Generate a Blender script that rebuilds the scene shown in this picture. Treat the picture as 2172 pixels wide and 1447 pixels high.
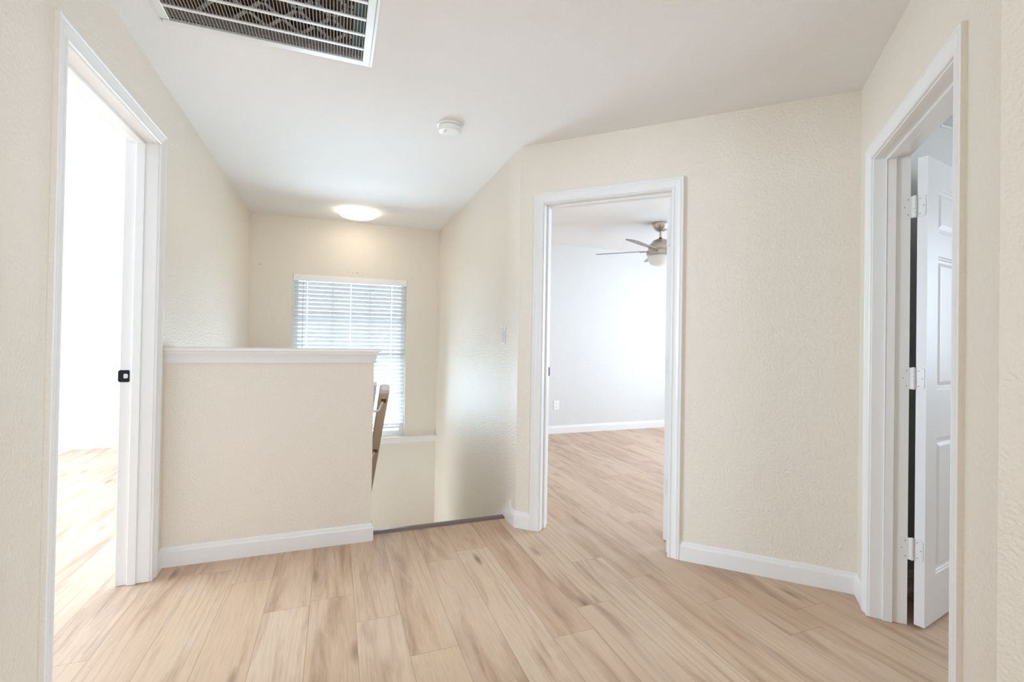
import bpy, bmesh, math, random
from mathutils import Vector, Matrix
random.seed(7)
C = bpy.context.scene.collection
sc = bpy.context.scene
for o in list(bpy.data.objects):
    bpy.data.objects.remove(o)

# ------------------------------------------------------------------ camera
PW, PH = 2172, 1447
F_PX, CY_OFF = 993.2, -10.8
RGT = Vector((0.9356, -0.3526, 0.0166)); UPV = Vector((-0.0186, -0.0024, 0.9998)); FWD = Vector((0.3525, 0.9358, 0.0088))
cam = bpy.data.cameras.new('camera'); camo = bpy.data.objects.new('camera', cam); C.objects.link(camo)
cam.sensor_width = 36.0; cam.lens = 36.0 * F_PX / PW; cam.shift_y = CY_OFF / PW; cam.clip_start = 0.02; cam.clip_end = 200
f = FWD.normalized(); r = f.cross(UPV).normalized(); u = r.cross(f)
camo.matrix_world = Matrix(((r.x, u.x, -f.x, 0), (r.y, u.y, -f.y, 0), (r.z, u.z, -f.z, 1.18), (0, 0, 0, 1)))
sc.camera = camo

# ------------------------------------------------------------------ view, world, daylight
sc.view_settings.view_transform = 'Standard'; sc.view_settings.look = 'None'
sc.view_settings.gamma = 1; sc.view_settings.use_curve_mapping = False
sc.view_settings.exposure = 1.1
sc.cycles.diffuse_bounces = 8; sc.cycles.max_bounces = 14; sc.cycles.transmission_bounces = 6
sc.cycles.transparent_max_bounces = 12
sc.cycles.sample_clamp_indirect = 12.0
sc.cycles.caustics_reflective = False; sc.cycles.caustics_refractive = False
w = bpy.data.worlds.new('sky'); sc.world = w; w.use_nodes = True
bg = w.node_tree.nodes['Background']; bg.inputs[0].default_value = (0.75, 0.87, 1.0, 1); bg.inputs[1].default_value = 2.0

def area(name, loc, target, sx, sy, power, col=(0.9, 0.95, 1.0)):
    l = bpy.data.lights.new(name, 'AREA'); l.shape = 'RECTANGLE'; l.size = sx; l.size_y = sy; l.energy = power; l.color = col
    o = bpy.data.objects.new(name, l); C.objects.link(o); o.location = loc
    o.rotation_euler = (Vector(target) - Vector(loc)).to_track_quat('-Z', 'Y').to_euler()
    return o
DAY = (0.635, 0.80, 1.0)
area('daylight_west_window', (-4.75, 3.3, 1.5), (-3, 3.2, 1.42), 2.6, 1.2, 150, DAY)
area('daylight_bedroom_window', (5.75, 3.1, 1.35), (4, 3.1, 1.3), 2.2, 1.5, 52, DAY)
area('daylight_stair_window', (0.156, 6.35, 0.1), (0.156, 4.3, 1.7), 2.2, 2.0, 170, DAY)
area('added_rear_fill', (0.35, -3.1, 1.4), (0.35, 0, 1.3), 1.6, 1.5, 24, DAY)  # unseen light added behind the camera to lift the hall
area('added_downstairs_fill', (-1.15, 4.5, -1.7), (0.3, 4.7, -1.2), 1.2, 1.2, 38, (0.85, 0.92, 1.0))  # unseen light added below to brighten the lower stairwell walls
area('daylight_side_window', (4.5, 0.2, 1.5), (3, 0.2, 1.3), 0.9, 1.0, 14, DAY)

# ------------------------------------------------------------------ materials
def mat(name, col, rough=0.5, metal=0.0, spec=0.5, bump=None, emit=None, estr=0.0):
    m = bpy.data.materials.new(name); m.use_nodes = True
    nt = m.node_tree; b = nt.nodes['Principled BSDF']
    b.inputs['Base Color'].default_value = (*col, 1); b.inputs['Roughness'].default_value = rough
    b.inputs['Metallic'].default_value = metal; b.inputs['Specular IOR Level'].default_value = spec
    if emit:
        b.inputs['Emission Color'].default_value = (*emit, 1); b.inputs['Emission Strength'].default_value = estr
    tc = nt.nodes.new('ShaderNodeTexCoord')
    if bump:
        sc_, st, dist = bump
        n = nt.nodes.new('ShaderNodeTexNoise'); n.inputs['Scale'].default_value = sc_; n.inputs['Detail'].default_value = 2.0
        n.inputs['Roughness'].default_value = 0.45
        nt.links.new(tc.outputs['Object'], n.inputs['Vector'])
        bp = nt.nodes.new('ShaderNodeBump'); bp.inputs['Strength'].default_value = st; bp.inputs['Distance'].default_value = dist
        nt.links.new(n.outputs['Fac'], bp.inputs['Height']); nt.links.new(bp.outputs['Normal'], b.inputs['Normal'])
    # slight tonal mottling so that no surface is a dead flat colour
    n2 = nt.nodes.new('ShaderNodeTexNoise'); n2.inputs['Scale'].default_value = 6.0; n2.inputs['Detail'].default_value = 3
    nt.links.new(tc.outputs['Object'], n2.inputs['Vector'])
    mx = nt.nodes.new('ShaderNodeMix'); mx.data_type = 'RGBA'
    mx.inputs[6].default_value = (*[c * 0.985 for c in col], 1); mx.inputs[7].default_value = (*[min(1, c * 1.015) for c in col], 1)
    nt.links.new(n2.outputs['Fac'], mx.inputs[0]); nt.links.new(mx.outputs[2], b.inputs['Base Color'])
    return m

WALL = mat('greige_wall_paint', (0.80, 0.740, 0.648), 0.45, spec=0.5, bump=(85, 0.55, 0.006))
ROOMW = mat('white_wall_paint', (0.70, 0.69, 0.675), 0.5, bump=(85, 0.35, 0.005))
CEIL = mat('ceiling_paint', (0.83, 0.82, 0.81), 0.75, bump=(110, 0.4, 0.004))
TRIM = mat('white_trim_paint', (0.82, 0.815, 0.80), 0.32)
DOORW = mat('white_door_paint', (0.80, 0.80, 0.80), 0.38, bump=(60, 0.05, 0.002))
HINGE = mat('white_painted_hinge', (0.80, 0.80, 0.79), 0.3)
DARK = mat('dark_hole', (0.02, 0.018, 0.016), 0.8)
BLACKM = mat('black_metal', (0.012, 0.013, 0.016), 0.4, 0.6)
NICKEL = mat('brushed_nickel', (0.55, 0.49, 0.43), 0.3, 1.0)
BLADE = mat('fan_blade_grey', (0.30, 0.27, 0.26), 0.45)
BOWL = mat('frosted_bowl', (0.88, 0.88, 0.86), 0.3)
PLASTIC = mat('white_plastic', (0.86, 0.86, 0.86), 0.35)
VENTW = mat('white_vent_enamel', (0.78, 0.78, 0.77), 0.35)
FIN_SHADE = mat('vent_fin_shade_tone', (0.52, 0.48, 0.43), 0.45)  # white fins; their shade is put into this grey-brown colour
DUCT = mat('dark_duct', (0.04, 0.03, 0.025), 0.8)
PLEAT = mat('filter_pleats', (0.30, 0.22, 0.155), 0.9)
CARD = mat('filter_card', (0.86, 0.85, 0.82), 0.8)
TEAL = mat('teal_filter_edge', (0.10, 0.36, 0.40), 0.7)
RAIL_TAN = mat('tan_rail_underside', (0.60, 0.49, 0.37), 0.6, bump=(40, 0.1, 0.002))  # tan tone for the underside faces of the rail
RUST = mat('rusty_brass', (0.16, 0.08, 0.03), 0.45, 0.7)
NOSE = mat('dark_stair_nosing', (0.17, 0.13, 0.115), 0.35)
TREAD = mat('stair_tread', (0.45, 0.36, 0.28), 0.6)
LAMP = mat('lit_diffuser', (0.9, 0.88, 0.84), 0.4, emit=(1.0, 0.88, 0.72), estr=4.5)
DISC = mat('downlight_lens', (0.9, 0.9, 0.9), 0.5, emit=(1.0, 0.98, 0.95), estr=1.2)

def blind_mat():
    m = bpy.data.materials.new('blind_slat_white'); m.use_nodes = True; nt = m.node_tree
    b = nt.nodes['Principled BSDF']; b.inputs['Base Color'].default_value = (0.86, 0.87, 0.88, 1); b.inputs['Roughness'].default_value = 0.4
    t = nt.nodes.new('ShaderNodeBsdfTranslucent'); t.inputs[0].default_value = (0.85, 0.9, 0.97, 1)
    mx = nt.nodes.new('ShaderNodeMixShader'); mx.inputs[0].default_value = 0.15
    nt.links.new(b.outputs[0], mx.inputs[1]); nt.links.new(t.outputs[0], mx.inputs[2])
    nt.links.new(mx.outputs[0], nt.nodes['Material Output'].inputs[0])
    return m
SLAT = blind_mat()

def glass_mat():
    m = bpy.data.materials.new('window_glass'); m.use_nodes = True; nt = m.node_tree
    nt.nodes.remove(nt.nodes['Principled BSDF'])
    t = nt.nodes.new('ShaderNodeBsdfTransparent'); t.inputs[0].default_value = (0.96, 0.98, 0.97, 1)
    g = nt.nodes.new('ShaderNodeBsdfGlossy'); g.inputs['Roughness'].default_value = 0.02
    fr = nt.nodes.new('ShaderNodeFresnel'); fr.inputs[0].default_value = 1.45
    mx = nt.nodes.new('ShaderNodeMixShader')
    nt.links.new(fr.outputs[0], mx.inputs[0]); nt.links.new(t.outputs[0], mx.inputs[1]); nt.links.new(g.outputs[0], mx.inputs[2])
    nt.links.new(mx.outputs[0], nt.nodes['Material Output'].inputs[0])
    return m
GLASS = glass_mat()

PLW, PLL = 0.183, 1.22
def floor_mat():
    m = bpy.data.materials.new('light_oak_planks'); m.use_nodes = True; nt = m.node_tree; L = nt.links.new
    b = nt.nodes['Principled BSDF']; N = nt.nodes.new
    def math_(op, a, b_=None, c=None):
        n = N('ShaderNodeMath'); n.operation = op
        for i, v in enumerate((a, b_, c)):
            if v is None: continue
            if isinstance(v, (int, float)): n.inputs[i].default_value = v
            else: L(v, n.inputs[i])
        return n.outputs[0]
    def ramp(fac, stops):
        n = N('ShaderNodeValToRGB'); e = n.color_ramp.elements
        while len(e) < len(stops): e.new(0.5)
        for i, (p, c) in enumerate(stops):
            e[i].position = p; e[i].color = (*c, 1) if len(c) == 3 else c
        L(fac, n.inputs[0]); return n.outputs[0]
    def mix(fac, a, b_, mode='MIX'):
        n = N('ShaderNodeMix'); n.data_type = 'RGBA'; n.blend_type = mode
        for i, v in ((0, fac), (6, a), (7, b_)):
            if isinstance(v, (int, float)): n.inputs[i].default_value = v
            elif isinstance(v, tuple): n.inputs[i].default_value = (*v, 1)
            else: L(v, n.inputs[i])
        return n.outputs[2]
    uv = N('ShaderNodeUVMap'); uv.uv_map = 'plank_uv'
    at = N('ShaderNodeVertexColor'); at.layer_name = 'plank_rand'
    sp = N('ShaderNodeSeparateColor'); L(at.outputs[0], sp.inputs[0]); r1, r2, r3 = sp.outputs
    su = N('ShaderNodeSeparateXYZ'); L(uv.outputs[0], su.inputs[0]); U, V = su.outputs[0], su.outputs[1]
    ox = math_('MULTIPLY_ADD', r1, 23.0, U); oy = math_('MULTIPLY_ADD', r2, 31.0, V)
    def coord(sx, sy, z=None):
        n = N('ShaderNodeCombineXYZ'); L(math_('MULTIPLY', ox, sx), n.inputs[0]); L(math_('MULTIPLY', oy, sy), n.inputs[1])
        L(math_('MULTIPLY', r3, 17.0), n.inputs[2]); return n.outputs[0]
    def noise(sx, sy, det=3, rough=0.5, dist=0.0):
        n = N('ShaderNodeTexNoise'); n.inputs['Scale'].default_value = 1; n.inputs['Detail'].default_value = det
        n.inputs['Roughness'].default_value = rough; n.inputs['Distortion'].default_value = dist
        L(coord(sx, sy), n.inputs['Vector']); return n.outputs['Fac']
    # tone of the whole board
    tone = ramp(r3, [(0.0, (0.66, 0.485, 0.335)), (0.35, (0.61, 0.43, 0.295)), (0.65, (0.68, 0.515, 0.37)), (1.0, (0.585, 0.405, 0.275))])
    # broad smoky streaks along the board
    s1 = noise(12.0, 1.5, 4, 0.6, 0.5)
    k1 = ramp(s1, [(0.48, (0, 0, 0)), (0.68, (1, 1, 1))])
    c = mix(math_('MULTIPLY', k1, 0.72), tone, (0.37, 0.225, 0.145))
    s2 = noise(16.0, 1.8, 3, 0.5, 0.2)
    k2 = ramp(s2, [(0.52, (0, 0, 0)), (0.75, (1, 1, 1))])
    c = mix(math_('MULTIPLY', k2, 0.4), c, (0.68, 0.56, 0.44))
    # cathedral rings
    wv = N('ShaderNodeTexWave'); wv.wave_type = 'BANDS'; wv.bands_direction = 'X'
    wv.inputs['Scale'].default_value = 1.0; wv.inputs['Distortion'].default_value = 14.0
    wv.inputs['Detail'].default_value = 1.5; wv.inputs['Detail Scale'].default_value = 0.55
    L(coord(9.0, 0.9), wv.inputs['Vector'])
    ck = ramp(wv.outputs['Fac'], [(0.0, (1, 1, 1)), (0.22, (0, 0, 0))])
    gate = ramp(noise(5.0, 0.9, 1), [(0.5, (0, 0, 0)), (0.62, (1, 1, 1))])
    c = mix(math_('MULTIPLY', math_('MULTIPLY', ck, gate), 0.3), c, (0.34, 0.225, 0.145))
    # fine pores
    g = noise(260.0, 7.0, 2, 0.6)
    c = mix(0.5, c, ramp(g, [(0.3, (0.80, 0.78, 0.76)), (0.6, (1.04, 1.04, 1.04))]), 'MULTIPLY')
    # knots
    kn = N('ShaderNodeTexVoronoi'); kn.inputs['Scale'].default_value = 1.0; kn.inputs['Randomness'].default_value = 1.0
    L(coord(7.0, 1.9), kn.inputs['Vector'])
    kd = ramp(kn.outputs['Distance'], [(0.03, (1, 1, 1)), (0.17, (0, 0, 0))])
    kg = ramp(noise(3.0, 0.8, 0), [(0.44, (0, 0, 0)), (0.49, (1, 1, 1))])
    c = mix(math_('MULTIPLY', math_('MULTIPLY', kd, kg), 0.75), c, (0.17, 0.105, 0.07))
    # joints
    e1 = math_('MINIMUM', U, math_('SUBTRACT', PLW, U)); e2 = math_('MINIMUM', V, math_('SUBTRACT', PLL, V))
    e = math_('MINIMUM', e1, e2)
    gk = N('ShaderNodeMapRange'); L(e, gk.inputs[0]); gk.inputs[1].default_value = 0.0006; gk.inputs[2].default_value = 0.0017
    gk.inputs[3].default_value = 0.55; gk.inputs[4].default_value = 0.0
    c = mix(gk.outputs[0], c, (0.20, 0.13, 0.09))
    L(c, b.inputs['Base Color']); b.inputs['Roughness'].default_value = 0.42
    L(ramp(g, [(0.2, (0.5, 0.5, 0.5)), (0.8, (0.38, 0.38, 0.38))]), b.inputs['Roughness'])
    bp = N('ShaderNodeBump'); bp.inputs['Strength'].default_value = 0.12; bp.inputs['Distance'].default_value = 0.001
    L(math_('SUBTRACT', g, gk.outputs[0]), bp.inputs['Height']); L(bp.outputs[0], b.inputs['Normal'])
    return m
OAK = floor_mat()

# ------------------------------------------------------------------ mesh helpers
def obj(name, bm, m, parent=None, smooth=False, bevel=0.0, seg=2):
    bmesh.ops.remove_doubles(bm, verts=bm.verts, dist=1e-6)
    bmesh.ops.recalc_face_normals(bm, faces=bm.faces)
    me = bpy.data.meshes.new(name); bm.to_mesh(me); bm.free()
    for x in (m if isinstance(m, (list, tuple)) else [m]): me.materials.append(x)
    o = bpy.data.objects.new(name, me); C.objects.link(o)
    if smooth:
        for p in me.polygons: p.use_smooth = True
        me.set_sharp_from_angle(angle=math.radians(38))
    if bevel:
        b = o.modifiers.new('bevel', 'BEVEL'); b.width = bevel; b.segments = seg; b.limit_method = 'ANGLE'; b.angle_limit = math.radians(40)
    if parent: 
        o.parent = parent
        o.matrix_parent_inverse = Matrix.Translation(-parent.location) if parent.type == 'EMPTY' else Matrix()
    return o
def thing(name, label, cat, loc, group=None):
    o = bpy.data.objects.new(name, None); C.objects.link(o); o.location = loc; o.empty_display_size = 0.1
    o['label'] = label; o['category'] = cat
    if group: o['group'] = group
    return o
def sempty(name, loc, label=None):
    o = bpy.data.objects.new(name, None); C.objects.link(o); o.location = loc; o['kind'] = 'structure'
    if label: o['label'] = label
    return o
def struct(name, bm, m, **k):
    o = obj(name, bm, m, **k)
    if not o.parent: o['kind'] = 'structure'
    return o
def tag(o, label, cat):
    o['label'] = label; o['category'] = cat; return o
def hexa(bm, p, mi=0):
    v = [bm.verts.new(q) for q in p]
    for q in ((0, 3, 2, 1), (4, 5, 6, 7), (0, 1, 5, 4), (1, 2, 6, 5), (2, 3, 7, 6), (3, 0, 4, 7)):
        fc = bm.faces.new([v[i] for i in q]); fc.material_index = mi
def box(bm, x0, x1, y0, y1, z0, z1, mi=0, T=None):
    p = [(x0, y0, z0), (x1, y0, z0), (x1, y1, z0), (x0, y1, z0), (x0, y0, z1), (x1, y0, z1), (x1, y1, z1), (x0, y1, z1)]
    hexa(bm, [T(*q) if T else q for q in p], mi)
def lathe(bm, prof, center, n=48, axis='Z', mi=0):
    """profile of (radius, height) turned about a vertical axis"""
    cx, cy, cz = center; rings = []
    for (rr, h) in prof:
        if rr < 1e-6: rings.append([bm.verts.new((cx, cy, cz + h))])
        else: rings.append([bm.verts.new((cx + rr * math.cos(2 * math.pi * i / n), cy + rr * math.sin(2 * math.pi * i / n), cz + h)) for i in range(n)])
    for a, b in zip(rings, rings[1:]):
        for i in range(n):
            j = (i + 1) % n
            if len(a) == 1 and len(b) == 1: continue
            if len(a) == 1: q = [a[0], b[i], b[j]]
            elif len(b) == 1: q = [a[i], b[0], a[j]]
            else: q = [a[i], b[i], b[j], a[j]]
            bm.faces.new(q).material_index = mi
def tube(bm, pts, rad, n=12, mi=0):
    pts = [Vector(p) for p in pts]; rings = []
    for i, p in enumerate(pts):
        d = (pts[min(i + 1, len(pts) - 1)] - pts[max(i - 1, 0)]).normalized()
        a = d.cross(Vector((0, 0, 1)));  a = a if a.length > 1e-3 else d.cross(Vector((1, 0, 0))); a.normalize(); b = d.cross(a)
        rr = rad[i] if isinstance(rad, (list, tuple)) else rad
        rings.append([bm.verts.new(p + (a * math.cos(2 * math.pi * k / n) + b * math.sin(2 * math.pi * k / n)) * rr) for k in range(n)])
    for a, b in zip(rings, rings[1:]):
        for k in range(n):
            bm.faces.new([a[k], a[(k + 1) % n], b[(k + 1) % n], b[k]]).material_index = mi
    bm.faces.new(rings[0]); bm.faces.new(rings[-1])
def sweep2d(bm, path, prof, caps=True, mi=0):
    """profile (offset to the LEFT of the path direction, z) swept along a plan path with mitred corners"""
    P = [Vector(p) for p in path]; rings = []
    for i, p in enumerate(P):
        d0 = (P[i] - P[i - 1]).normalized() if i > 0 else None
        d1 = (P[i + 1] - P[i]).normalized() if i < len(P) - 1 else None
        n0 = Vector((-d0.y, d0.x)) if d0 else None; n1 = Vector((-d1.y, d1.x)) if d1 else None
        if n0 is None: n = n1
        elif n1 is None: n = n0
        else:
            n = (n0 + n1).normalized(); n = n / max(0.2, n.dot(n0))
        rings.append([bm.verts.new((p.x + n.x * o, p.y + n.y * o, z)) for (o, z) in prof])
    for a, b in zip(rings, rings[1:]):
        for k in range(len(prof)):
            j = (k + 1) % len(prof)
            bm.faces.new([a[k], a[j], b[j], b[k]]).material_index = mi
    if caps: bm.faces.new(rings[0]); bm.faces.new(rings[-1])
def wallmesh(T, d0, d1, z0, z1, th, holes=()):
    """wall slab in local (d along, o outward, z): hall face at o=0, back at o=th, rectangular holes (da, db, za, zb)"""
    bm = bmesh.new()
    ds = sorted({d0, d1, *[h[0] for h in holes], *[h[1] for h in holes]}); zs = sorted({z0, z1, *[h[2] for h in holes], *[h[3] for h in holes]})
    solid = lambda i, j: 0 <= i < len(ds) - 1 and 0 <= j < len(zs) - 1 and not any(h[0] - 1e-6 <= ds[i] and ds[i + 1] <= h[1] + 1e-6 and h[2] - 1e-6 <= zs[j] and zs[j + 1] <= h[3] + 1e-6 for h in holes)
    V = {}
    def v(i, k, j):
        if (i, k, j) not in V: V[(i, k, j)] = bm.verts.new(T(ds[i], (0, th)[k], zs[j]))
        return V[(i, k, j)]
    for i in range(len(ds) - 1):
        for j in range(len(zs) - 1):
            if not solid(i, j): continue
            bm.faces.new([v(i, 0, j), v(i + 1, 0, j), v(i + 1, 0, j + 1), v(i, 0, j + 1)])
            bm.faces.new([v(i, 1, j), v(i + 1, 1, j), v(i + 1, 1, j + 1), v(i, 1, j + 1)])
            for (a, b, p, q) in ((-1, 0, (i, j), (i, j + 1)), (1, 0, (i + 1, j), (i + 1, j + 1)), (0, -1, (i, j), (i + 1, j)), (0, 1, (i, j + 1), (i + 1, j + 1))):
                if not solid(i + a, j + b):
                    bm.faces.new([v(p[0], 0, p[1]), v(q[0], 0, q[1]), v(q[0], 1, q[1]), v(p[0], 1, p[1])])
    return bm

# ------------------------------------------------------------------ plan
S = math.sqrt(0.5)
XL, XR, YW, YH, YA, H = -0.8095, 1.0836, 5.286, 2.848, 2.7665, 2.4094
TH = 0.115
AJ = Vector((XR, YA)); DC = 1.7794
CR = AJ + Vector((S, -S)) * DC
TA = lambda d, o, z: (AJ.x + S * d + S * o, AJ.y - S * d + S * o, z)            # angled wall, o into the bedroom
TR = lambda d, o, z: (CR.x - S * d + S * o, CR.y - S * d - S * o, z)            # right wall, o into the side room
TL = lambda d, o, z: (XL - o, d, z)                                            # left wall, d = y
TW = lambda d, o, z: (d, YW + o, z)                                            # window wall, d = x
TS = lambda d, o, z: (XR + o, d, z)                                            # stair side wall
ZB = -2.7                                                                      # bottom of the stairwell
D1 = (1.866, 2.695, 2.088); D2 = (0.166, 0.917, 2.028); D3 = (0.208, 1.014, 1.998)     # clear openings: from, to, head
JT = 0.018
hole = lambda D: (D[0] - JT, D[1] + JT, -0.01, D[2] + JT)
WX0, WX1, WZ0, WZ1 = -0.4214, 0.7329, 0.095, 1.824

# ------------------------------------------------------------------ floor: one sheet of oak planks running into the depth
def floor():
    bm = bmesh.new(); uvl = bm.loops.layers.uv.new('plank_uv'); cl = bm.loops.layers.float_color.new('plank_rand')
    known = {0: 2.70, 3: 2.27, 4: 2.043, 5: 1.762, 6: 2.466, 7: 2.549, 8: 1.685, 9: 1.843, 10: 2.227, 11: 1.983, 12: 1.687, 13: 1.383, 14: 1.508, 16: 3.546, 1: 1.33, 2: 1.02, 15: 2.11}
    rng = random.Random(11)
    regions = [(-4.6, 5.6, -2.95, 2.935), (-4.6, XL - 0.02, 2.935, 6.15), (XR + 0.02, 5.6, 2.935, 6.15)]
    for k in range(-22, 35):
        x0 = -0.632 + PLW * k; x1 = x0 + PLW
        y0 = known.get(k, rng.uniform(0, PLL)); y0 -= PLL * math.ceil((y0 + 3.0) / PLL)
        while y0 < 6.2:
            y1 = y0 + PLL; rc = (rng.random(), rng.random(), rng.random(), 1)
            for (a, b, c, d) in regions:
                xa, xb, ya, yb = max(x0, a), min(x1, b), max(y0, c), min(y1, d)
                if xb - xa < 1e-4 or yb - ya < 1e-4: continue
                fc = bm.faces.new([bm.verts.new((x, y, 0)) for x, y in ((xa, ya), (xb, ya), (xb, yb), (xa, yb))])
                for lp in fc.loops:
                    lp[uvl].uv = (lp.vert.co.x - x0, lp.vert.co.y - y0); lp[cl] = rc
            y0 = y1
    for (a, b, c, d) in regions: box(bm, a, b, c, d, -0.30, -0.002)              # the sub-floor gives it its thickness
    me = bpy.data.meshes.new('floor'); bm.to_mesh(me); bm.free(); me.materials.append(OAK)
    o = bpy.data.objects.new('floor', me); C.objects.link(o); o['kind'] = 'structure'
floor()

# vent opening in the ceiling
VX0, VX1, VY0, VY1 = -0.655, 0.118, 1.62, 2.196
bm = bmesh.new()
hx0, hx1, hy0, hy1 = VX0 + 0.03, VX1 - 0.03, VY0 + 0.03, VY1 - 0.03
for (a, b, c, d) in ((-4.75, hx0, -3.0, 6.3), (hx1, 5.75, -3.0, 6.3), (hx0, hx1, -3.0, hy0), (hx0, hx1, hy1, 6.3)):
    box(bm, a, b, c, d, H, H + 0.12)
struct('ceiling', bm, CEIL)

# ------------------------------------------------------------------ walls
struct('wall_left', wallmesh(TL, -2.9, YW + 0.1, ZB, H, TH, [hole(D1), (3.8, 5.15, -2.4, -1.0)]), WALL)  # low opening added to let the added downstairs light in
struct('wall_back', wallmesh(TW, XL, XR, ZB, H, 0.15, [(WX0, WX1, WZ0, WZ1)]), WALL)
struct('wall_stair', wallmesh(TS, YA, YW + 0.1, ZB, H, TH), WALL)
struct('wall_angled', wallmesh(TA, 0, DC + 0.08, -0.02, H, TH, [hole(D2)]), WALL)
struct('wall_right', wallmesh(TR, 0, 1.2473, -0.02, H, TH, [hole(D3)]), WALL)
E1 = CR + Vector((-S, -S)) * 1.2473
struct('wall_return', wallmesh(lambda d, o, z: (E1.x + o, E1.y - d, z), 0, E1.y + 2.9, -0.02, H, TH), WALL)
struct('wall_rear', wallmesh(lambda d, o, z: (d, -2.8 - o, z), XL, E1.x, -0.02, H, TH, [(-0.45, 1.15, 0.65, 2.1)]), WALL)  # unseen opening added for the rear fill light
# rooms seen through the doorways
struct('wall_left_room_back', wallmesh(lambda d, o, z: (d, 6.007 + o, z), -4.6, XL - TH, -0.02, H, TH), ROOMW)
struct('wall_left_room_front', wallmesh(lambda d, o, z: (d, -0.6 - o, z), -4.6, XL - TH, -0.02, H, TH), ROOMW)
struct('wall_left_room_side', wallmesh(lambda d, o, z: (-4.5 - o, d, z), -0.7, 6.1, -0.02, H, TH, [(2.0, 4.6, 0.9, 2.1)]), ROOMW)
struct('wall_left_room_inner', wallmesh(lambda d, o, z: (XL - TH - 0.004 + o, d, z), -0.6, 6.0, -0.02, H, 0.004, [hole(D1)]), ROOMW)
struct('wall_bedroom_back', wallmesh(lambda d, o, z: (d, 5.381 + o, z), XR + TH, 5.6, -0.02, H, TH), ROOMW)
struct('wall_bedroom_side', wallmesh(lambda d, o, z: (5.5 + o, d, z), 1.4, 5.45, -0.02, H, TH, [(2.0, 4.2, 0.6, 2.1)]), ROOMW)
struct('wall_bedroom_front', wallmesh(lambda d, o, z: (d, 1.545 - o, z), 2.36, 5.6, -0.02, H, 0.1), ROOMW)
struct('wall_side_room_end', wallmesh(lambda d, o, z: (4.2 + o, d, z), -1.1, 1.445, -0.02, H, 0.1, [(-0.2, 0.7, 1.0, 2.0)]), WALL)
struct('wall_side_room_front', wallmesh(lambda d, o, z: (d, -1.0 - o, z), E1.x + TH, 4.25, -0.02, H, 0.1), WALL)

# half wall beside the stairs, and the sloped knee wall that follows the flight down
HWX = 0.213
bm = bmesh.new(); box(bm, XL, HWX, YH, YH + TH, -0.30, 1.09)
struct('wall_half', bm, WALL)
SL = 0.80
bm = bmesh.new()
ky0, ky1 = YH + TH, 4.35; kz = lambda y: 0.915 - SL * (y - 2.955)
hexa(bm, [(HWX - TH, ky0, ZB), (HWX, ky0, ZB), (HWX, ky1, ZB), (HWX - TH, ky1, ZB), (HWX - TH, ky0, kz(ky0) - .02), (HWX, ky0, kz(ky0) - .02), (HWX, ky1, kz(ky1) - .02), (HWX - TH, ky1, kz(ky1) - .02)])
struct('wall_knee', bm, WALL)
bm = bmesh.new(); box(bm, XL, XR, 2.935, 2.97, ZB, -0.19)
struct('wall_stairwell', bm, WALL)

# stairs down to the landing and on
bm = bmesh.new()
ry, rz = 0.235, 0.19
for i in range(6): box(bm, HWX, XR, 2.97 + ry * i, 2.97 + ry * (i + 1), ZB, -rz * (i + 1))
box(bm, XL, XR, 2.97 + ry * 6, YW, ZB, -rz * 7)
for i in range(6): box(bm, XL, HWX - TH, 2.97 + ry * (5 - i), 2.97 + ry * (6 - i), ZB, max(-rz * (8 + i), ZB + .02))
struct('floor_stairs', bm, TREAD)

# ------------------------------------------------------------------ trim
BASE = [(0, 0), (0.013, 0), (0.013, 0.074), (0.0115, 0.08), (0.008, 0.084), (0.0065, 0.094), (0.004, 0.1), (0, 0.1)]
def baseboard(name, paths):
    bm = bmesh.new()
    for p in paths: sweep2d(bm, p, [(o, z) for o, z in BASE])
    return struct(name, bm, TRIM)
A2 = lambda d, o=0: TA(d, o, 0)[:2]
R2 = lambda d, o=0: TR(d, o, 0)[:2]
CW = 0.060; RV = 0.005
cas = lambda D: (D[0] - RV - CW, D[1] + RV + CW)
baseboard('baseboard_half', [[(HWX, YH + 0.08), (HWX, YH), (XL, YH)]])
baseboard('baseboard_angled', [[A2(cas(D2)[0]), A2(0), (XR, YA + 0.09)], [R2(cas(D3)[0]), A2(DC), A2(cas(D2)[1])]])
baseboard('baseboard_left', [[(XL, YH), (XL, cas(D1)[1])], [(XL, cas(D1)[0]), (XL, -2.8)]])
baseboard('baseboard_right', [[(E1.x, -2.8), (E1.x, E1.y), R2(cas(D3)[1])]])
baseboard('baseboard_bedroom', [[(5.5, 5.381), (XR + TH, 5.381)]])
baseboard('baseboard_left_room', [[(XL - TH, 6.007), (-4.5, 6.007)]])
baseboard('baseboard_side_room', [[(4.2, 1.445), (2.45, 1.445)]])

# cap of the half wall
CAP = [(0.0, 1.034), (0.013, 1.034), (0.015, 1.040), (0.013, 1.047), (0.009, 1.050), (0.011, 1.060), (0.016, 1.072), (0.022, 1.082), (0.0235, 1.088), (0.0235, 1.0955),
       (0.034, 1.0955), (0.038, 1.099), (0.038, 1.110), (0.034, 1.114), (-0.05, 1.114), (-0.05, 1.034)]
bm = bmesh.new()
sweep2d(bm, [(XL, YH + TH), (HWX, YH + TH), (HWX, YH), (XL, YH)][::1], [(o, z) for o, z in CAP], caps=True)
box(bm, XL, HWX - 0.03, YH + 0.03, YH + TH - 0.03, 1.085, 1.1135)
struct('trim_1', bm, TRIM)
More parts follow.
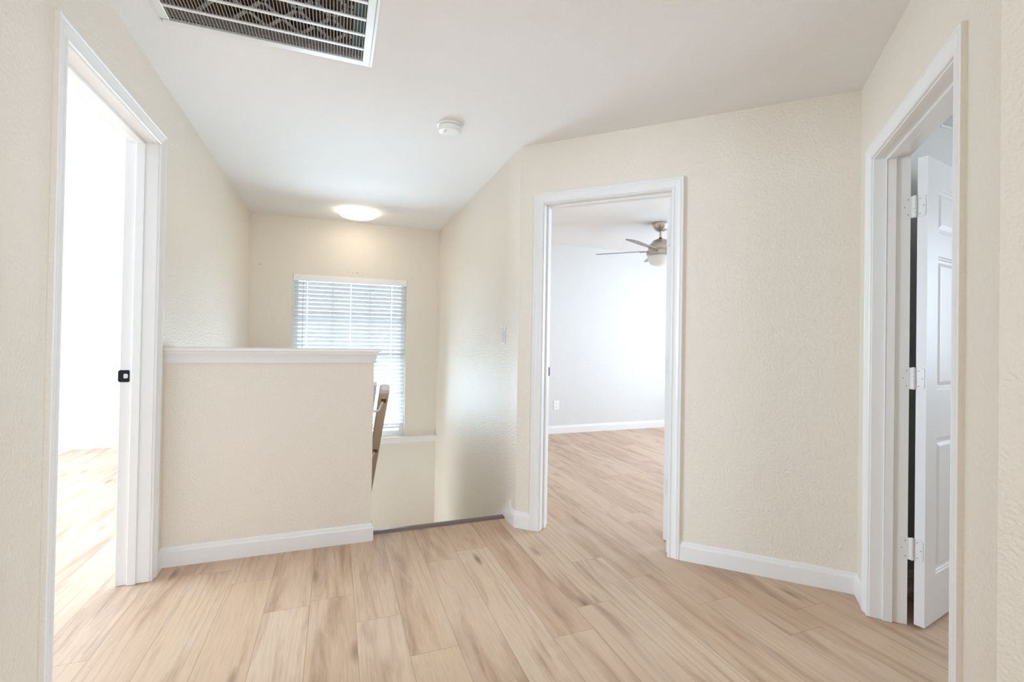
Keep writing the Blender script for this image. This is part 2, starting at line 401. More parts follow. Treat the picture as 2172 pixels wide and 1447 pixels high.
# sloped cap of the knee wall
bm = bmesh.new()
def slope_bar(bm, x0, x1, ya, yb, zoff, th):
    hexa(bm, [(x0, ya, kz(ya) + zoff), (x1, ya, kz(ya) + zoff), (x1, yb, kz(yb) + zoff), (x0, yb, kz(yb) + zoff), (x0, ya, kz(ya) + zoff + th), (x1, ya, kz(ya) + zoff + th), (x1, yb, kz(yb) + zoff + th), (x0, yb, kz(yb) + zoff + th)])
slope_bar(bm, HWX - TH - .028, HWX + .028, ky0 + .001, ky1 + .02, -.02, .022)
slope_bar(bm, HWX, HWX + .013, ky0 + .001, ky1, -.085, .065)
struct('trim_2', bm, TRIM, bevel=0.002)
# skirt board of the stairs on the right-hand wall
bm = bmesh.new(); sk = lambda y: 0.138 - 0.67 * (y - 2.84)
def prismx(bm, x0, x1, poly):
    a = [bm.verts.new((x0, y, z)) for y, z in poly]; b = [bm.verts.new((x1, y, z)) for y, z in poly]
    bm.faces.new(a); bm.faces.new(b[::-1])
    for i in range(len(poly)):
        j = (i + 1) % len(poly); bm.faces.new([a[i], a[j], b[j], b[i]])
prismx(bm, XR - 0.016, XR, [(2.84, 0.0), (2.955, 0.0), (2.955, -0.25), (4.38, -1.38), (4.38, sk(4.38)), (2.84, sk(2.84))])
prismx(bm, XR - 0.010, XR, [(2.84, sk(2.84)), (4.38, sk(4.38)), (4.38, sk(4.38) + .012), (2.836, sk(2.84) + .015)])
prismx(bm, XR - 0.018, XR, [(2.84, sk(2.84) - .016), (4.38, sk(4.38) - .016), (4.38, sk(4.38) - .006), (2.838, sk(2.84) - .006)])
struct('trim_3', bm, TRIM)
# dark nosing at the head of the stairs
bm = bmesh.new()
prismx(bm, HWX + .016, XR, [(2.915, 0.0), (2.918, 0.006), (2.928, 0.010), (2.966, 0.010), (2.978, 0.004), (2.98, -0.008), (2.972, -0.018), (2.936, -0.018), (2.936, 0.0)])
struct('trim_4', bm, NOSE, smooth=True)

# ------------------------------------------------------------------ door frames
CASP = [(0, 0), (0, 0.007), (0.002, 0.010), (0.006, 0.0112), (0.010, 0.010), (0.012, 0.0075), (0.020, 0.0085), (0.029, 0.011), (0.036, 0.0145), (0.041, 0.0165), (0.044, 0.0165), (0.0455, 0.0145), (0.0475, 0.0145), (0.049, 0.0165), (0.057, 0.0165), (0.060, 0.0145), (0.060, 0)]
def casing(T, D, side, parent):
    bm = bmesh.new(); d0, d1, zh = D[0] - RV, D[1] + RV, D[2] + RV
    rings = []
    for (fd, fz) in ((0, 0), (0, 1), (1, 1), (1, 0)):
        ring = []
        for (q, t) in CASP:
            d = d1 + q if fd else d0 - q; z = zh + q if fz else 0.001
            o = -t if side < 0 else TH + t
            ring.append(bm.verts.new(T(d, o, z)))
        rings.append(ring)
    n = len(CASP)
    for a, b in zip(rings, rings[1:]):
        for k in range(n):
            j = (k + 1) % n
            fc = bm.faces.new([a[k], a[j], b[j], b[k]])
            fc.material_index = 1 if k == n - 2 and side < 0 else 0                  # wall paint runs over the outer edge
    bm.faces.new(rings[0]); bm.faces.new(rings[-1])
    return obj('casing', bm, [TRIM, WALL], parent)
def door_frame(n, T, D, stop_o):
    root = sempty('door_%d' % n, T((D[0] + D[1]) / 2, TH / 2, 0))
    for nm, (a, b, za, zb) in (('jamb', (D[0] - JT, D[0], 0.001, D[2] + JT)), ('jamb', (D[1], D[1] + JT, 0.001, D[2] + JT)), ('head_jamb', (D[0], D[1], D[2], D[2] + JT))):
        bm = bmesh.new(); box(bm, a, b, -0.001, TH + 0.016, za, zb, T=T); obj(nm, bm, TRIM, root, bevel=0.0015)
    bm = bmesh.new()
    for (a, b, za, zb) in ((D[0], D[0] + 0.011, 0.001, D[2]), (D[1] - 0.011, D[1], 0.001, D[2]), (D[0] + 0.011, D[1] - 0.011, D[2] - 0.011, D[2])):
        box(bm, a, b, stop_o, stop_o + 0.034, za, zb, T=T)
    obj('door_stop', bm, TRIM, root, bevel=0.002)
    casing(T, D, -1, root); casing(T, D, 1, root)
    return root
def hinge(parent, M, z):
    """white butt hinge about the pin (local origin of M): leaf on the jamb at -x, leaf on the door edge at +x, facing -y"""
    def rounded(bm, x0, x1, y0, y1, hh, rr):
        pts = []
        sgn = 1 if x1 > x0 else -1
        pts += [(x0, -hh), (x1 - sgn * rr, -hh)]
        for a in range(1, 6): t = math.pi / 2 * a / 6; pts.append((x1 - sgn * rr + sgn * rr * math.sin(t), -hh + rr - rr * math.cos(t)))
        pts += [(x1, -hh + rr), (x1, hh - rr)]
        for a in range(1, 6): t = math.pi / 2 * a / 6; pts.append((x1 - sgn * rr + sgn * rr * math.cos(t), hh - rr + rr * math.sin(t)))
        pts += [(x1 - sgn * rr, hh), (x0, hh)]
        A = [bm.verts.new(M(x, y0, z + q)) for x, q in pts]; B = [bm.verts.new(M(x, y1, z + q)) for x, q in pts]
        bm.faces.new(A); bm.faces.new(B[::-1])
        for i in range(len(pts)): j = (i + 1) % len(pts); bm.faces.new([A[i], A[j], B[j], B[i]])
    return rounded

def knuckle(bm, p, z, hh=0.044, rr=0.0065):
    x, y = p
    zz = -hh
    prof = []
    for i in range(5):
        a, b = -hh + i * hh * 2 / 5, -hh + (i + 1) * hh * 2 / 5
        prof += [(rr * .72, a), (rr, a + .0012), (rr, b - .0012), (rr * .72, b)]
    prof = [(0, -hh - .004), (rr * .7, -hh - .002)] + prof + [(rr * .9, hh + .001), (rr * .7, hh + .004), (0, hh + .005)]
    lathe(bm, prof, (x, y, z), 16)

def leaf_mesh(T, wdt, z0, z1, th, panels):
    """moulded six-panel slab in local (x along from hinge, y thickness 0..th, z)"""
    bm = bmesh.new()
    xs = sorted({0, wdt, *[p[0] for p in panels], *[p[1] for p in panels]}); zs = sorted({z0, z1, *[p[2] for p in panels], *[p[3] for p in panels]})
    for side in (0, 1):
        y = lambda dep: dep if side == 0 else th - dep
        for i in range(len(xs) - 1):
            for j in range(len(zs) - 1):
                xa, xb, za, zb = xs[i], xs[i + 1], zs[j], zs[j + 1]
                if any(abs(p[0] - xa) < 1e-6 and abs(p[2] - za) < 1e-6 for p in panels):
                    prev = None
                    for (ins, dep) in ((0, 0), (0.004, 0.004), (0.009, 0.0045), (0.013, 0.009), (0.024, 0.0095), (0.038, 0.0035), (0.042, 0.003)):
                        ring = [bm.verts.new(T(x, y(dep), z)) for x, z in ((xa + ins, za + ins), (xb - ins, za + ins), (xb - ins, zb - ins), (xa + ins, zb - ins))]
                        if prev:
                            for k in range(4): bm.faces.new([prev[k], prev[(k + 1) % 4], ring[(k + 1) % 4], ring[k]])
                        prev = ring
                    bm.faces.new(prev)
                else:
                    bm.faces.new([bm.verts.new(T(x, y(0), z)) for x, z in ((xa, za), (xb, za), (xb, zb), (xa, zb))])
    for (a, b) in zip(xs, xs[1:]):
        for z in (z0, z1): bm.faces.new([bm.verts.new(T(x, yy, z)) for x, yy in ((a, 0), (b, 0), (b, th), (a, th))])
    for (a, b) in zip(zs, zs[1:]):
        for x in (0, wdt): bm.faces.new([bm.verts.new(T(x, yy, z)) for yy, z in ((0, a), (0, b), (th, b), (th, a))])
    return bm

def six_panels(wdt):
    pw = (wdt - 0.33) / 2
    return [(x, x + pw, za, zb) for x in (0.11, 0.22 + pw) for za, zb in ((0.21, 0.79), (0.99, 1.57), (1.67, 1.87))]

def hung_leaf(root, T, dj, sgn, corner, ang, wdt, ztop, zs):
    """a leaf that stands open: its hinge corner at plan point `corner`, running along bearing `ang`"""
    ax = Vector((math.sin(math.radians(ang)), math.cos(math.radians(ang)))); ay = Vector((ax.y, -ax.x))     # thickness to the right of ax
    TD = lambda x, y, z: (corner[0] + ax.x * x + ay.x * y, corner[1] + ax.y * x + ay.y * y, z)
    leaf = obj('door_leaf', leaf_mesh(TD, wdt, 0.012, ztop, 0.035, six_panels(wdt)), DOORW, root)
    lh = Vector(TD(0, 0, 0)[:2])
    jb = Vector(T(dj, TH + 0.016, 0)[:2])
    for z in zs:
        bm = bmesh.new(); hh = 0.046
        # leaf let into the edge of the slab (rounded corners)
        def plate(F, x1, rr=0.012):
            pts = [(0, -hh), (x1 - rr, -hh)] + [(x1 - rr + rr * math.sin(t * math.pi / 12), -hh + rr - rr * math.cos(t * math.pi / 12)) for t in range(1, 6)] + [(x1, -hh + rr), (x1, hh - rr)] + [(x1 - rr + rr * math.cos(t * math.pi / 12), hh - rr + rr * math.sin(t * math.pi / 12)) for t in range(1, 6)] + [(x1 - rr, hh), (0, hh)]
            A = [bm.verts.new(F(a, 0.0005, z + b)) for a, b in pts]; B = [bm.verts.new(F(a, 0.0022, z + b)) for a, b in pts]
            bm.faces.new(A); bm.faces.new(B[::-1])
            for i in range(len(pts)): j = (i + 1) % len(pts); bm.faces.new([A[i], A[j], B[j], B[i]])
        FD = lambda a, t, zz: TD(-t, a, zz)
        FJ = lambda a, t, zz: T(dj + sgn * t, TH + 0.016 - a, zz)
        plate(FD, 0.029); plate(FJ, 0.029)
        mid = (lh + jb) / 2 + (Vector(T(dj + sgn * 0.012, TH + 0.02, 0)[:2]) - jb) * 0.35
        knuckle(bm, (mid.x, mid.y), z)
        # the two wings that reach the pin
        for e in (lh, jb):
            dv = (mid - e); nrm = Vector((-dv.y, dv.x)).normalized() * 0.001
            hexa(bm, [(*(e + nrm), z - hh), (*(mid + nrm), z - hh), (*(mid - nrm), z - hh), (*(e - nrm), z - hh), (*(e + nrm), z + hh), (*(mid + nrm), z + hh), (*(mid - nrm), z + hh), (*(e - nrm), z + hh)])
        hg = obj('hinge', bm, HINGE, leaf, smooth=True)
        # screws
        bm = bmesh.new()
        for F in (FD, FJ):
            for a, b in ((0.010, -0.032), (0.010, 0.032), (0.022, 0.0)):
                p = [F(a + q, 0.0026, z + b + v) for q, v in ((-.0016, -.0016), (.0016, -.0016), (.0016, .0016), (-.0016, .0016))]
                p2 = [F(a + q, 0.0018, z + b + v) for q, v in ((-.0016, -.0016), (.0016, -.0016), (.0016, .0016), (-.0016, .0016))]
                hexa(bm, p + p2)
        s_ = obj('screws', bm, RUST, root)
    return leaf

d1r = door_frame(1, TL, D1, 0.050)
d2r = door_frame(2, TA, D2, 0.050)
d3r = door_frame(3, TR, D3, 0.044)
lf3 = hung_leaf(d3r, TR, D3[0], 1, (2.3002, 1.2516), 80.5, 0.78, 1.982, (0.325, 1.045, 1.775))
lf2 = hung_leaf(d2r, TA, D2[1], -1, (1.8424, 2.2906), 74.0, 0.70, 2.012, (0.325, 1.045, 1.80))

# strike plates on the latch jambs
def strike(root, F, z, name='strike_plate'):
    bm = bmesh.new()
    out = [(0.0, -.028), (.034, -.028), (.038, -.024), (.038, .024), (.034, .028), (0.0, .028), (-.006, .022), (-.006, -.022)]
    inn = [(.016, -.011), (.028, -.011), (.032, -.007), (.032, .007), (.028, .011), (.016, .011), (.014, .008), (.014, -.008)]
    for t in (0.0004, 0.0022):
        A = [bm.verts.new(F(a, t, z + b)) for a, b in out]; B = [bm.verts.new(F(a, t, z + b)) for a, b in inn]
        for i in range(8): j = (i + 1) % 8; bm.faces.new([A[i], A[j], B[j], B[i]])
    for pts in (out, inn):
        A = [bm.verts.new(F(a, .0004, z + b)) for a, b in pts]; B = [bm.verts.new(F(a, .0022, z + b)) for a, b in pts]
        for i in range(8): j = (i + 1) % 8; bm.faces.new([A[i], A[j], B[j], B[i]])
    o = obj(name, bm, BLACKM, root); o['label'] = 'black strike plate'
strike(d1r, lambda a, t, z: TL(D1[1] - t, TH + 0.016 - a, z), 0.981)
strike(d2r, lambda a, t, z: TA(D2[0] + t, TH + 0.016 - a, z), 0.981)

# ------------------------------------------------------------------ stair window
win = sempty('window_1', ((WX0 + WX1) / 2, YW + 0.1, WZ0))
bm = bmesh.new()
for (a, b, c, d) in ((WX0, WX1, WZ0, WZ0 + .05), (WX0, WX1, WZ1 - .05, WZ1), (WX0, WX0 + .05, WZ0 + .05, WZ1 - .05), (WX1 - .05, WX1, WZ0 + .05, WZ1 - .05), (WX0 + .05, WX1 - .05, .93, .975)):
    box(bm, a, b, YW + .095, YW + .15, c, d)
obj('window_frame', bm, TRIM, win, bevel=.003)
bm = bmesh.new()
for x in (WX0 + (WX1 - WX0) / 3, WX0 + 2 * (WX1 - WX0) / 3): box(bm, x - .009, x + .009, YW + .112, YW + .128, WZ0 + .05, WZ1 - .05)
for z in (.52, 1.37): box(bm, WX0 + .05, WX1 - .05, YW + .113, YW + .127, z - .009, z + .009)
obj('muntins', bm, TRIM, win)
bm = bmesh.new(); box(bm, WX0 + .05, WX1 - .05, YW + .118, YW + .122, WZ0 + .05, WZ1 - .05); obj('pane', bm, GLASS, win)
bm = bmesh.new()
box(bm, XL, XR, YW - .042, YW + .095, .074, .0945)
obj('sill', bm, TRIM, win, bevel=.004)
bm = bmesh.new()
prismx(bm, XL, XR, [(YW, .074), (YW - .030, .074), (YW - .030, .066), (YW - .022, .060), (YW - .020, .040), (YW - .014, .034), (YW - .012, .024), (YW, .024)])
obj('apron', bm, TRIM, win)

# horizontal blind in front of it
bl = thing('window_blind', 'white horizontal slat blind let down over the stairwell window', 'blind', ((WX0 + WX1) / 2, YW + .04, WZ1))
bx0, bx1 = WX0 + .014, WX1 - .014
bm = bmesh.new(); box(bm, WX0 + .004, WX1 - .004, YW - .004, YW + .008, WZ1 - .066, WZ1 - .001); box(bm, bx0, bx1, YW + .012, YW + .066, WZ1 - .05, WZ1 - .002)
obj('valance', bm, PLASTIC, bl, bevel=.002)
bm = bmesh.new(); pitch = 0.0432; n = 36; zt = WZ1 - .088; ta = math.radians(-38)
for i in range(n):
    zc = zt - pitch * i; pr = []
    for k in range(7):                                                             # gently crowned slat, lower edge towards the room
        q = -1 + 2 * k / 6; cr = 0.003 * (1 - q * q); yy = .025 * q
        pr.append((yy * math.cos(ta) - cr * math.sin(ta), yy * math.sin(ta) + cr * math.cos(ta)))
    for xs_ in ((bx0, -.286), (-.280, .144), (.150, .572), (.578, bx1)):
      rings = []
      for x in xs_:
        rings.append([bm.verts.new((x, YW + .040 + a, zc + b)) for a, b in pr] + [bm.verts.new((x, YW + .040 + a + .0022 * math.sin(ta), zc + b - .0022 * math.cos(ta))) for a, b in pr[::-1]])
      m_ = len(rings[0])
      for k in range(m_): bm.faces.new([rings[0][k], rings[0][(k + 1) % m_], rings[1][(k + 1) % m_], rings[1][k]])
      bm.faces.new(rings[0]); bm.faces.new(rings[1][::-1])
obj('slats', bm, SLAT, bl, smooth=True)
zb_ = zt - pitch * n
bm = bmesh.new(); box(bm, bx0, bx1, YW + .016, YW + .064, zb_ + .005, zb_ + .023); obj('bottom_rail', bm, PLASTIC, bl, bevel=.004)
for x in (-0.283, 0.147, 0.575):
    bm = bmesh.new()
    for yy in (YW + .018, YW + .064): box(bm, x - .0008, x + .0008, yy - .0006, yy + .0006, zb_ + .02, zt + .04)
    obj('ladder_tape', bm, PLASTIC, bl)
bm = bmesh.new(); tube(bm, [(-.322, YW + .004, WZ1 - .06), (-.322, YW + .004, .80)], .003, 8); obj('tilt_wand', bm, mat('grey_wand', (.45, .46, .47), .4), bl)

# nail holes left in the wall over the window
for i, (x, z) in enumerate(((0.205, 1.872), (0.16, 1.870), (0.11, 1.874), (0.255, 1.842), (-0.72, 1.90), (0.79, 1.846), (0.90, 1.862))):
    bm = bmesh.new(); s_ = .0035 if i in (0, 4) else .0025
    box(bm, x - s_, x + s_, YW - .0006, YW + .002, z - s_, z + s_); o = obj('nail_hole', bm, DARK); o.parent = bpy.data.objects['wall_back']

# ------------------------------------------------------------------ ceiling light over the landing
lx, ly = 0.180, 4.82
cl = thing('ceiling_light', 'round lit flush ceiling light above the stairwell window', 'ceiling light', (lx, ly, H))
bm = bmesh.new(); lathe(bm, [(0, 0), (.142, 0), (.145, -.004), (.145, -.012), (.138, -.014), (0, -.014)], (lx, ly, H), 64); obj('base', bm, NICKEL, cl, smooth=True)
bm = bmesh.new(); lathe(bm, [(0, -.0142), (.162, -.0142), (.166, -.018), (.166, -.034), (.160, -.043), (.145, -.048), (.10, -.051), (0, -.052)], (lx, ly, H), 64); obj('diffuser', bm, LAMP, cl, smooth=True)
for a in (235, 290, 55, 110):
    bm = bmesh.new(); ca, sa = math.cos(math.radians(a)), math.sin(math.radians(a)); px, py = lx + .1655 * ca, ly + .1655 * sa
    tube(bm, [(px - ca * .002, py - sa * .002, H - .025), (px + ca * .005, py + sa * .005, H - .025)], .0035, 10); obj('clip', bm, NICKEL, cl)

# ------------------------------------------------------------------ smoke detector
sx, sy = 0.592, 2.645
sd = thing('smoke_detector', 'round white smoke detector on the hall ceiling', 'smoke detector', (sx, sy, H))
bm = bmesh.new(); lathe(bm, [(0, 0), (.070, 0), (.072, -.003), (.072, -.009), (.068, -.011), (0, -.011)], (sx, sy, H), 56); obj('mounting_plate', bm, PLASTIC, sd, smooth=True)
bm = bmesh.new(); lathe(bm, [(0, -.0125), (.062, -.0125), (.066, -.016), (.066, -.030), (.063, -.037), (.057, -.041), (.04, -.043), (0, -.0435)], (sx, sy, H), 56); obj('cover', bm, PLASTIC, sd, smooth=True)
bm = bmesh.new(); lathe(bm, [(0.05, -.0110), (.0605, -.0110), (.0605, -.0126), (.05, -.0126)], (sx, sy, H), 56); obj('sounder_gap', bm, DARK, sd)
bm = bmesh.new()
lathe(bm, [(0, -.0425), (.004, -.0425), (.004, -.0437), (0, -.0437)], (sx - .028, sy - .012, H), 12); obj('indicator', bm, DARK, sd)
bm = bmesh.new(); box(bm, sx - .034, sx - .022, sy - .032, sy - .027, H - .0432, H - .041); obj('test_button', bm, mat('grey_button', (.3, .3, .31), .5), sd)

# ------------------------------------------------------------------ return-air grille
vt = thing('return_air_vent', 'large white return air vent grille with a pleated filter in the hall ceiling', 'air vent', ((VX0 + VX1) / 2, (VY0 + VY1) / 2, H))
zf = H - .010
bm = bmesh.new()
for (a, b, c, d) in ((VX0, VX1, VY1 - .030, VY1), (VX0, VX1, VY0, VY0 + .030), (VX0, VX0 + .030, VY0 + .030, VY1 - .030), (VX1 - .030, VX1, VY0 + .030, VY1 - .030)):
    box(bm, a, b, c, d, zf, H + .004)
obj('frame', bm, VENTW, vt, bevel=.0025)
bm = bmesh.new()
for (a, b, c, d) in ((VX1 + .003, VX1 + .013, VY0 - .012, VY1 + .012), (VX0 - .013, VX0 - .003, VY0 - .012, VY1 + .012), (VX0 - .003, VX1 + .003, VY1 + .003, VY1 + .012), (VX0 - .003, VX1 + .003, VY0 - .012, VY0 - .003)):
    box(bm, a, b, c, d, H - .004, H + .0005)
obj('outer_frame', bm, VENTW, vt)
bm = bmesh.new(); gx0, gx1, gy0, gy1 = VX0 + .03, VX1 - .03, VY0 + .03, VY1 - .03
for y in (gy1 - .088, gy1 - .186, gy1 - .284, gy1 - .382, gy1 - .47):
     box(bm, gx0, gx1, y - .006, y + .006, zf + .0005, zf + .006)
obj('cross_bars', bm, VENTW, vt)
bm = bmesh.new(); nf = 58
for i in range(nf):
    x = gx0 + (gx1 - gx0) * (i + .5) / nf; pr = [(0, .001), (-.0005, .008), (-.002, .015), (-.005, .022)]
    A = [[bm.verts.new((x + a, y, zf + b)) for a, b in pr] + [bm.verts.new((x + a + .0012, y, zf + b)) for a, b in pr[::-1]] for y in (gy0, gy1)]
    for k in range(8): bm.faces.new([A[0][k], A[0][(k + 1) % 8], A[1][(k + 1) % 8], A[1][k]])
    bm.faces.new(A[0]); bm.faces.new(A[1][::-1])
obj('fins', bm, FIN_SHADE, vt)
bm = bmesh.new()
for (a, b, c, d, e, f_) in ((gx0 - .012, gx0, gy0 - .012, gy1 + .012, H + .12, H + .35), (gx1, gx1 + .012, gy0 - .012, gy1 + .012, H + .12, H + .35), (gx0, gx1, gy0 - .012, gy0, H + .12, H + .35), (gx0, gx1, gy1, gy1 + .012, H + .12, H + .35), (gx0 - .012, gx1 + .012, gy0 - .012, gy1 + .012, H + .35, H + .362)):
    box(bm, a, b, c, d, e, f_)
obj('duct', bm, DUCT, vt)
bm = bmesh.new(); npl = 44; zz = H + .034
for i in range(npl):
    xa = gx0 + .02 + (gx1 - gx0 - .04) * i / npl; xb = gx0 + .02 + (gx1 - gx0 - .04) * (i + .5) / npl; xc = gx0 + .02 + (gx1 - gx0 - .04) * (i + 1) / npl
    for (p, q) in (((xa, zz + .02), (xb, zz)), ((xb, zz), (xc, zz + .02))):
        hexa(bm, [(p[0], gy0 + .01, p[1]), (q[0], gy0 + .01, q[1]), (q[0], gy1 - .03, q[1]), (p[0], gy1 - .03, p[1]), (p[0], gy0 + .01, p[1] + .002), (q[0], gy0 + .01, q[1] + .002), (q[0], gy1 - .03, q[1] + .002), (p[0], gy1 - .03, p[1] + .002)])
flt = obj('filter', bm, PLEAT, vt)
bm = bmesh.new(); zz -= .005
ang = 0
gw = gx1 - gx0 - .04
for i in range(7):                                                                 # criss-cross card strips over the pleats
    for sgn in (1, -1):
        xa = gx0 + .04 + gw * (i - .5) / 5.5
        ya, yb = (gy0 + .02, gy1 - .04) if sgn > 0 else (gy1 - .04, gy0 + .02)
        xb = xa + .36
        lo, hi = gx0 + .03, gx1 - .045
        p0, p1 = Vector((xa, ya)), Vector((xb, yb))
        def clip(p, q, lim, up):
            if (p.x > lim) == up and (q.x > lim) != up: return q + (p - q) * ((lim - q.x) / (p.x - q.x))
            return p
        if max(xa, xb) < lo or min(xa, xb) > hi: continue
        p0 = clip(p0, p1, lo, False); p1 = clip(p1, p0, hi, True); p0 = clip(p0, p1, hi, True)
        dv = (p1 - p0)
        if dv.length < .05: continue
        nn = Vector((-dv.y, dv.x)).normalized() * .008
        hexa(bm, [(*(p0 + nn), zz), (*(p1 + nn), zz), (*(p1 - nn), zz), (*(p0 - nn), zz), (*(p0 + nn), zz + .002), (*(p1 + nn), zz + .002), (*(p1 - nn), zz + .002), (*(p0 - nn), zz + .002)])
obj('card_strips', bm, CARD, flt)
bm = bmesh.new(); box(bm, gx1 - .040, gx1 - .001, gy0 + .01, gy1 - .03, zz - .004, zz + .03); obj('filter_frame', bm, TEAL, flt)

# ------------------------------------------------------------------ handrail down the stairs
hr = thing('handrail', 'sloping painted handrail on brackets behind the half wall', 'handrail', (0.28, 2.92, 0.0))
ry0, rz0, rl = 2.915, 0.886, 1.78
dirr = Vector((0, 1, -SL)).normalized(); upr = Vector((0, SL, 1)).normalized(); xr_ = Vector((1, 0, 0))
def railp(t, a, b): return Vector((0.284, ry0, rz0)) + dirr * t + xr_ * a + upr * b
prof = [(-.030, -.012), (-.024, -.021), (.024, -.021), (.030, -.012), (.030, .008), (.025, .018), (.014, .024), (-.014, .024), (-.025, .018), (-.030, .008)]
bm = bmesh.new(); rings = []
for t in (0.045, rl):
    rings.append([bm.verts.new(railp(t, a, b)) for a, b in prof])
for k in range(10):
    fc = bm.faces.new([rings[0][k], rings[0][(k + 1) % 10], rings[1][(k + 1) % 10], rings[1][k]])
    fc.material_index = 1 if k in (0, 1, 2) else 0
bm.faces.new(rings[0]); bm.faces.new(rings[1][::-1])
obj('rail', bm, [TRIM, RAIL_TAN], hr, smooth=True)
bm = bmesh.new(); rings = []
for (t, s_) in ((0.0, .62), (.002, .80), (.007, .93), (.014, .985), (.022, 1.0), (.0449, 1.0)):
    rings.append([bm.verts.new(railp(t, a * s_, b * s_)) for a, b in prof])
for p, q in zip(rings, rings[1:]):
    for k in range(10): bm.faces.new([p[k], p[(k + 1) % 10], q[(k + 1) % 10], q[k]])
bm.faces.new(rings[0]); bm.faces.new(rings[-1][::-1])
e_ = obj('rail_end', bm, TRIM, hr, smooth=True)
for t in (.125, .82, 1.5):
    c0 = railp(t, 0, -.0215)
    bm = bmesh.new(); wy, wz = c0.y + .005, c0.z - .065
    tube(bm, [(HWX + .003, wy, wz), (HWX + .03, wy, wz), (HWX + .048, wy - .001, wz + .010), (c0.x - .016, c0.y, c0.z - .030), (c0.x - .004, c0.y, c0.z - .008), tuple(c0)], [.007, .007, .0065, .006, .006, .006], 10)
    br = obj('bracket', bm, TRIM, hr, smooth=True)
    bm = bmesh.new(); bmesh.ops.create_cone(bm, cap_ends=True, segments=24, radius1=.026, radius2=.026, depth=.006, matrix=Matrix.Translation((HWX + .003, wy, wz)) @ Matrix.Rotation(math.pi / 2, 4, 'Y'))
    obj('rosette', bm, TRIM, br)
    bm = bmesh.new()
    for (a, q) in ((-.006, -.012), (.008, .010), (.010, -.010), (-.002, .004)):
        c1 = railp(t + q, a, -.0235)
        bmesh.ops.create_icosphere(bm, subdivisions=2, radius=.0085, matrix=Matrix.Translation(c1))
    sc_ = obj('bracket_screws', bm, RUST, br, smooth=True); sc_['label'] = 'rusty brass screws'

# ------------------------------------------------------------------ light switch on the stair wall
swy, swz = 3.046, 1.214
sw = thing('light_switch', 'ornate white switch plate on the stairwell wall beside the angled wall', 'light switch', (XR, swy, swz))
bm = bmesh.new(); box(bm, XR - .005, XR, swy - .043, swy + .043, swz - .060, swz + .060); obj('plate', bm, PLASTIC, sw, bevel=.003, seg=3)
bm = bmesh.new(); pts = []
for i in range(49):
    a = 2 * math.pi * i / 48; rr = 1 + .10 * math.cos(6 * a)
    pts.append((XR - .006, swy + .024 * rr * math.sin(a), swz + .040 * rr * math.cos(a)))
tube(bm, pts, .0042, 8); obj('scroll_border', bm, PLASTIC, sw, smooth=True)
for dz in (-.051, .051):
    for dy, q_, rb in ((0, 1, .007), (-.028, .85, .005), (.028, .85, .005)):
        bm = bmesh.new(); bmesh.ops.create_icosphere(bm, subdivisions=2, radius=rb, matrix=Matrix.Translation((XR - .005, swy + dy, swz + dz * q_)))
        obj('scroll_boss', bm, PLASTIC, sw, smooth=True)
bm = bmesh.new(); hexa(bm, [(XR - .004, swy - .005, swz - .012), (XR - .004, swy + .005, swz - .012), (XR - .004, swy + .005, swz + .012), (XR - .004, swy - .005, swz + .012), (XR - .018, swy - .0035, swz + .002), (XR - .018, swy + .0035, swz + .002), (XR - .018, swy + .0035, swz + .010), (XR - .018, swy - .0035, swz + .010)])
obj('toggle', bm, PLASTIC, sw)

# ------------------------------------------------------------------ power outlet in the bedroom
ox_, oz_ = 2.644, 0.361
ot = thing('power_outlet', 'white wall outlet low on the bedroom wall seen through the doorway', 'power outlet', (ox_, 5.381, oz_))
bm = bmesh.new(); box(bm, ox_ - .038, ox_ + .038, 5.3755, 5.381, oz_ - .058, oz_ + .058); obj('plate', bm, PLASTIC, ot, bevel=.003)
for dz in (-.02, .02):
    bm = bmesh.new(); box(bm, ox_ - .017, ox_ + .017, 5.374, 5.3757, oz_ + dz - .014, oz_ + dz + .014); rc = obj('receptacle', bm, PLASTIC, ot, bevel=.002)
    bm = bmesh.new()
    for dx in (-.007, .007): box(bm, ox_ + dx - .001, ox_ + dx + .001, 5.3736, 5.3741, oz_ + dz - .001, oz_ + dz + .007)
    box(bm, ox_ - .002, ox_ + .002, 5.3736, 5.3741, oz_ + dz - .009, oz_ + dz - .005)
    obj('slots', bm, DARK, rc)

# ------------------------------------------------------------------ ceiling fan in the bedroom
fx, fy = 3.115, 3.975
fan = thing('ceiling_fan', 'brushed nickel ceiling fan with a white light bowl in the bedroom', 'ceiling fan', (fx, fy, H))
bm = bmesh.new(); lathe(bm, [(0, 0), (.084, 0), (.086, -.006), (.084, -.022), (.076, -.045), (.058, -.070), (.034, -.086), (.022, -.088), (0, -.088)], (fx, fy, H), 48); obj('canopy', bm, NICKEL, fan, smooth=True)
bm = bmesh.new(); tube(bm, [(fx, fy, H - .085), (fx, fy, H - .165)], .0125, 16); obj('downrod', bm, NICKEL, fan, smooth=True)
bm = bmesh.new(); lathe(bm, [(0, -.150), (.016, -.150), (.018, -.158), (.016, -.168), (0, -.168)], (fx, fy, H), 24); obj('coupling', bm, BLACKM, fan, smooth=True)
bm = bmesh.new(); lathe(bm, [(0, -.166), (.045, -.167), (.075, -.180), (.092, -.205), (.112, -.222), (.122, -.250), (.122, -.275), (.136, -.285), (.140, -.300), (.137, -.330), (.128, -.338), (0, -.338)], (fx, fy, H), 64); obj('motor_housing', bm, NICKEL, fan, smooth=True)
bm = bmesh.new(); lathe(bm, [(0, -.3385), (.124, -.3385), (.128, -.350), (.122, -.385), (.100, -.418), (.060, -.438), (0, -.445)], (fx, fy, H), 48); obj('light_bowl', bm, BOWL, fan, smooth=True)
vb = math.atan2(fx, fy); left = Vector((-math.cos(vb), math.sin(vb))); away = Vector((math.sin(vb), math.cos(vb)))
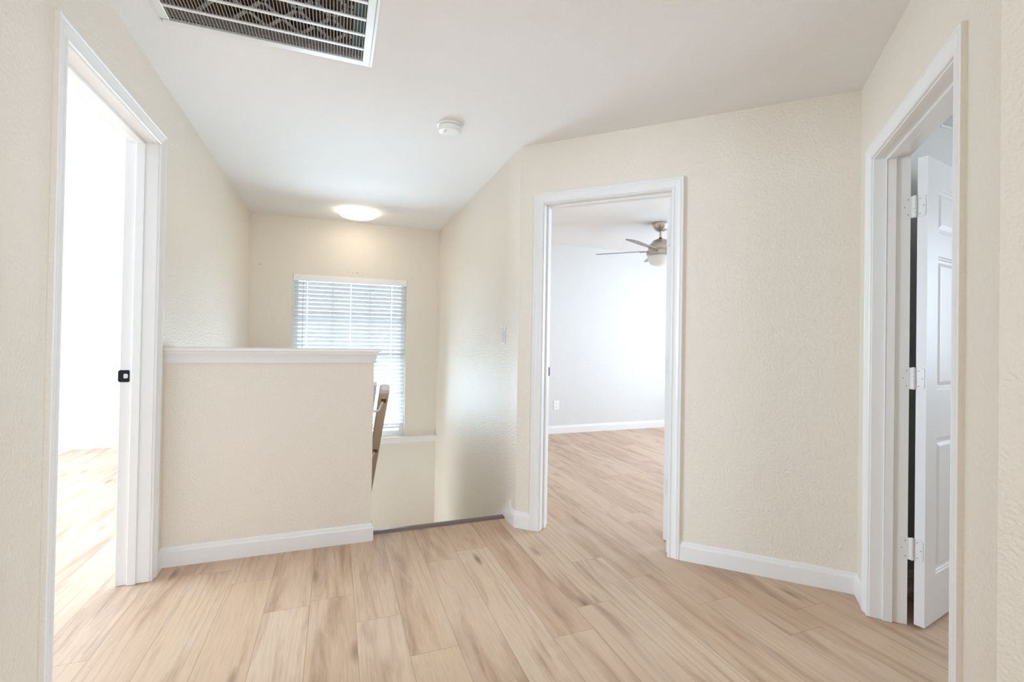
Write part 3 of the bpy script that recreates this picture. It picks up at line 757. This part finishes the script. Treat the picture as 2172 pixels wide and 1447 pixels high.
for i in range(5):
    a = math.radians(6 + 72 * i); dv = left * math.cos(a) + away * math.sin(a); pv = Vector((-dv.y, dv.x))
    bm = bmesh.new(); zz = H - .283; top = []; bot = []
    tl = math.radians(-12)
    ol = [(.15, -.045), (.30, -.062), (.52, -.070), (.62, -.066), (.665, -.045), (.675, -.01), (.655, .035), (.60, .060), (.45, .060), (.28, .050), (.15, .040)]
    for (q, s_) in ol:
        p = Vector((fx, fy)) + dv * q + pv * s_ * math.cos(tl); z = zz + s_ * math.sin(tl)
        top.append(bm.verts.new((p.x, p.y, z + .003))); bot.append(bm.verts.new((p.x, p.y, z - .003)))
    bm.faces.new(top); bm.faces.new(bot[::-1])
    for k in range(len(ol)): j = (k + 1) % len(ol); bm.faces.new([top[k], top[j], bot[j], bot[k]])
    b_ = obj('blade', bm, BLADE, fan)
    bm = bmesh.new(); p0 = Vector((fx, fy)) + dv * .11; p1 = Vector((fx, fy)) + dv * .21; nn = pv * .016
    hexa(bm, [(*(p0 + nn), zz - .010), (*(p1 + nn * 1.6), zz - .010), (*(p1 - nn * 1.6), zz - .010), (*(p0 - nn), zz - .010), (*(p0 + nn), zz - .004), (*(p1 + nn * 1.6), zz - .004), (*(p1 - nn * 1.6), zz - .004), (*(p0 - nn), zz - .004)])
    obj('blade_iron', bm, NICKEL, b_)

# ------------------------------------------------------------------ recessed downlight in the left room
dx_, dy_ = -1.705, 4.19
dl = thing('recessed_downlight', 'round white recessed downlight in the bright left room ceiling', 'downlight', (dx_, dy_, H))
bm = bmesh.new(); lathe(bm, [(.066, -.002), (.072, -.004), (.082, -.003), (.085, 0), (.062, 0), (.066, -.002)], (dx_, dy_, H), 48); obj('trim_ring', bm, PLASTIC, dl, smooth=True)
bm = bmesh.new(); lathe(bm, [(0, -.001), (.066, -.001), (.066, 0), (0, 0)], (dx_, dy_, H), 48); obj('lens', bm, DISC, dl)

# ------------------------------------------------------------------ small register high on the side room wall
qx, qy, qz = 2.905, 1.445, 2.335
rg = thing('wall_register', 'small white air register high on the side room wall above the open door', 'air vent', (qx, qy, qz))
bm = bmesh.new()
for (a, b, c, d) in ((-.075, .075, -.045, -.033), (-.075, .075, .033, .045), (-.075, -.063, -.033, .033), (.063, .075, -.033, .033)):
    box(bm, qx + a, qx + b, qy - .006, qy, qz + c, qz + d)
obj('frame', bm, VENTW, rg)
bm = bmesh.new()
for i in range(6):
    z = qz - .032 + .0115 * i
    hexa(bm, [(qx - .063, qy - .006, z), (qx + .063, qy - .006, z), (qx + .063, qy - .006, z + .0015), (qx - .063, qy - .006, z + .0015), (qx - .063, qy - .0005, z + .006), (qx + .063, qy - .0005, z + .006), (qx + .063, qy - .0005, z + .0075), (qx - .063, qy - .0005, z + .0075)])
obj('louvres', bm, VENTW, rg)
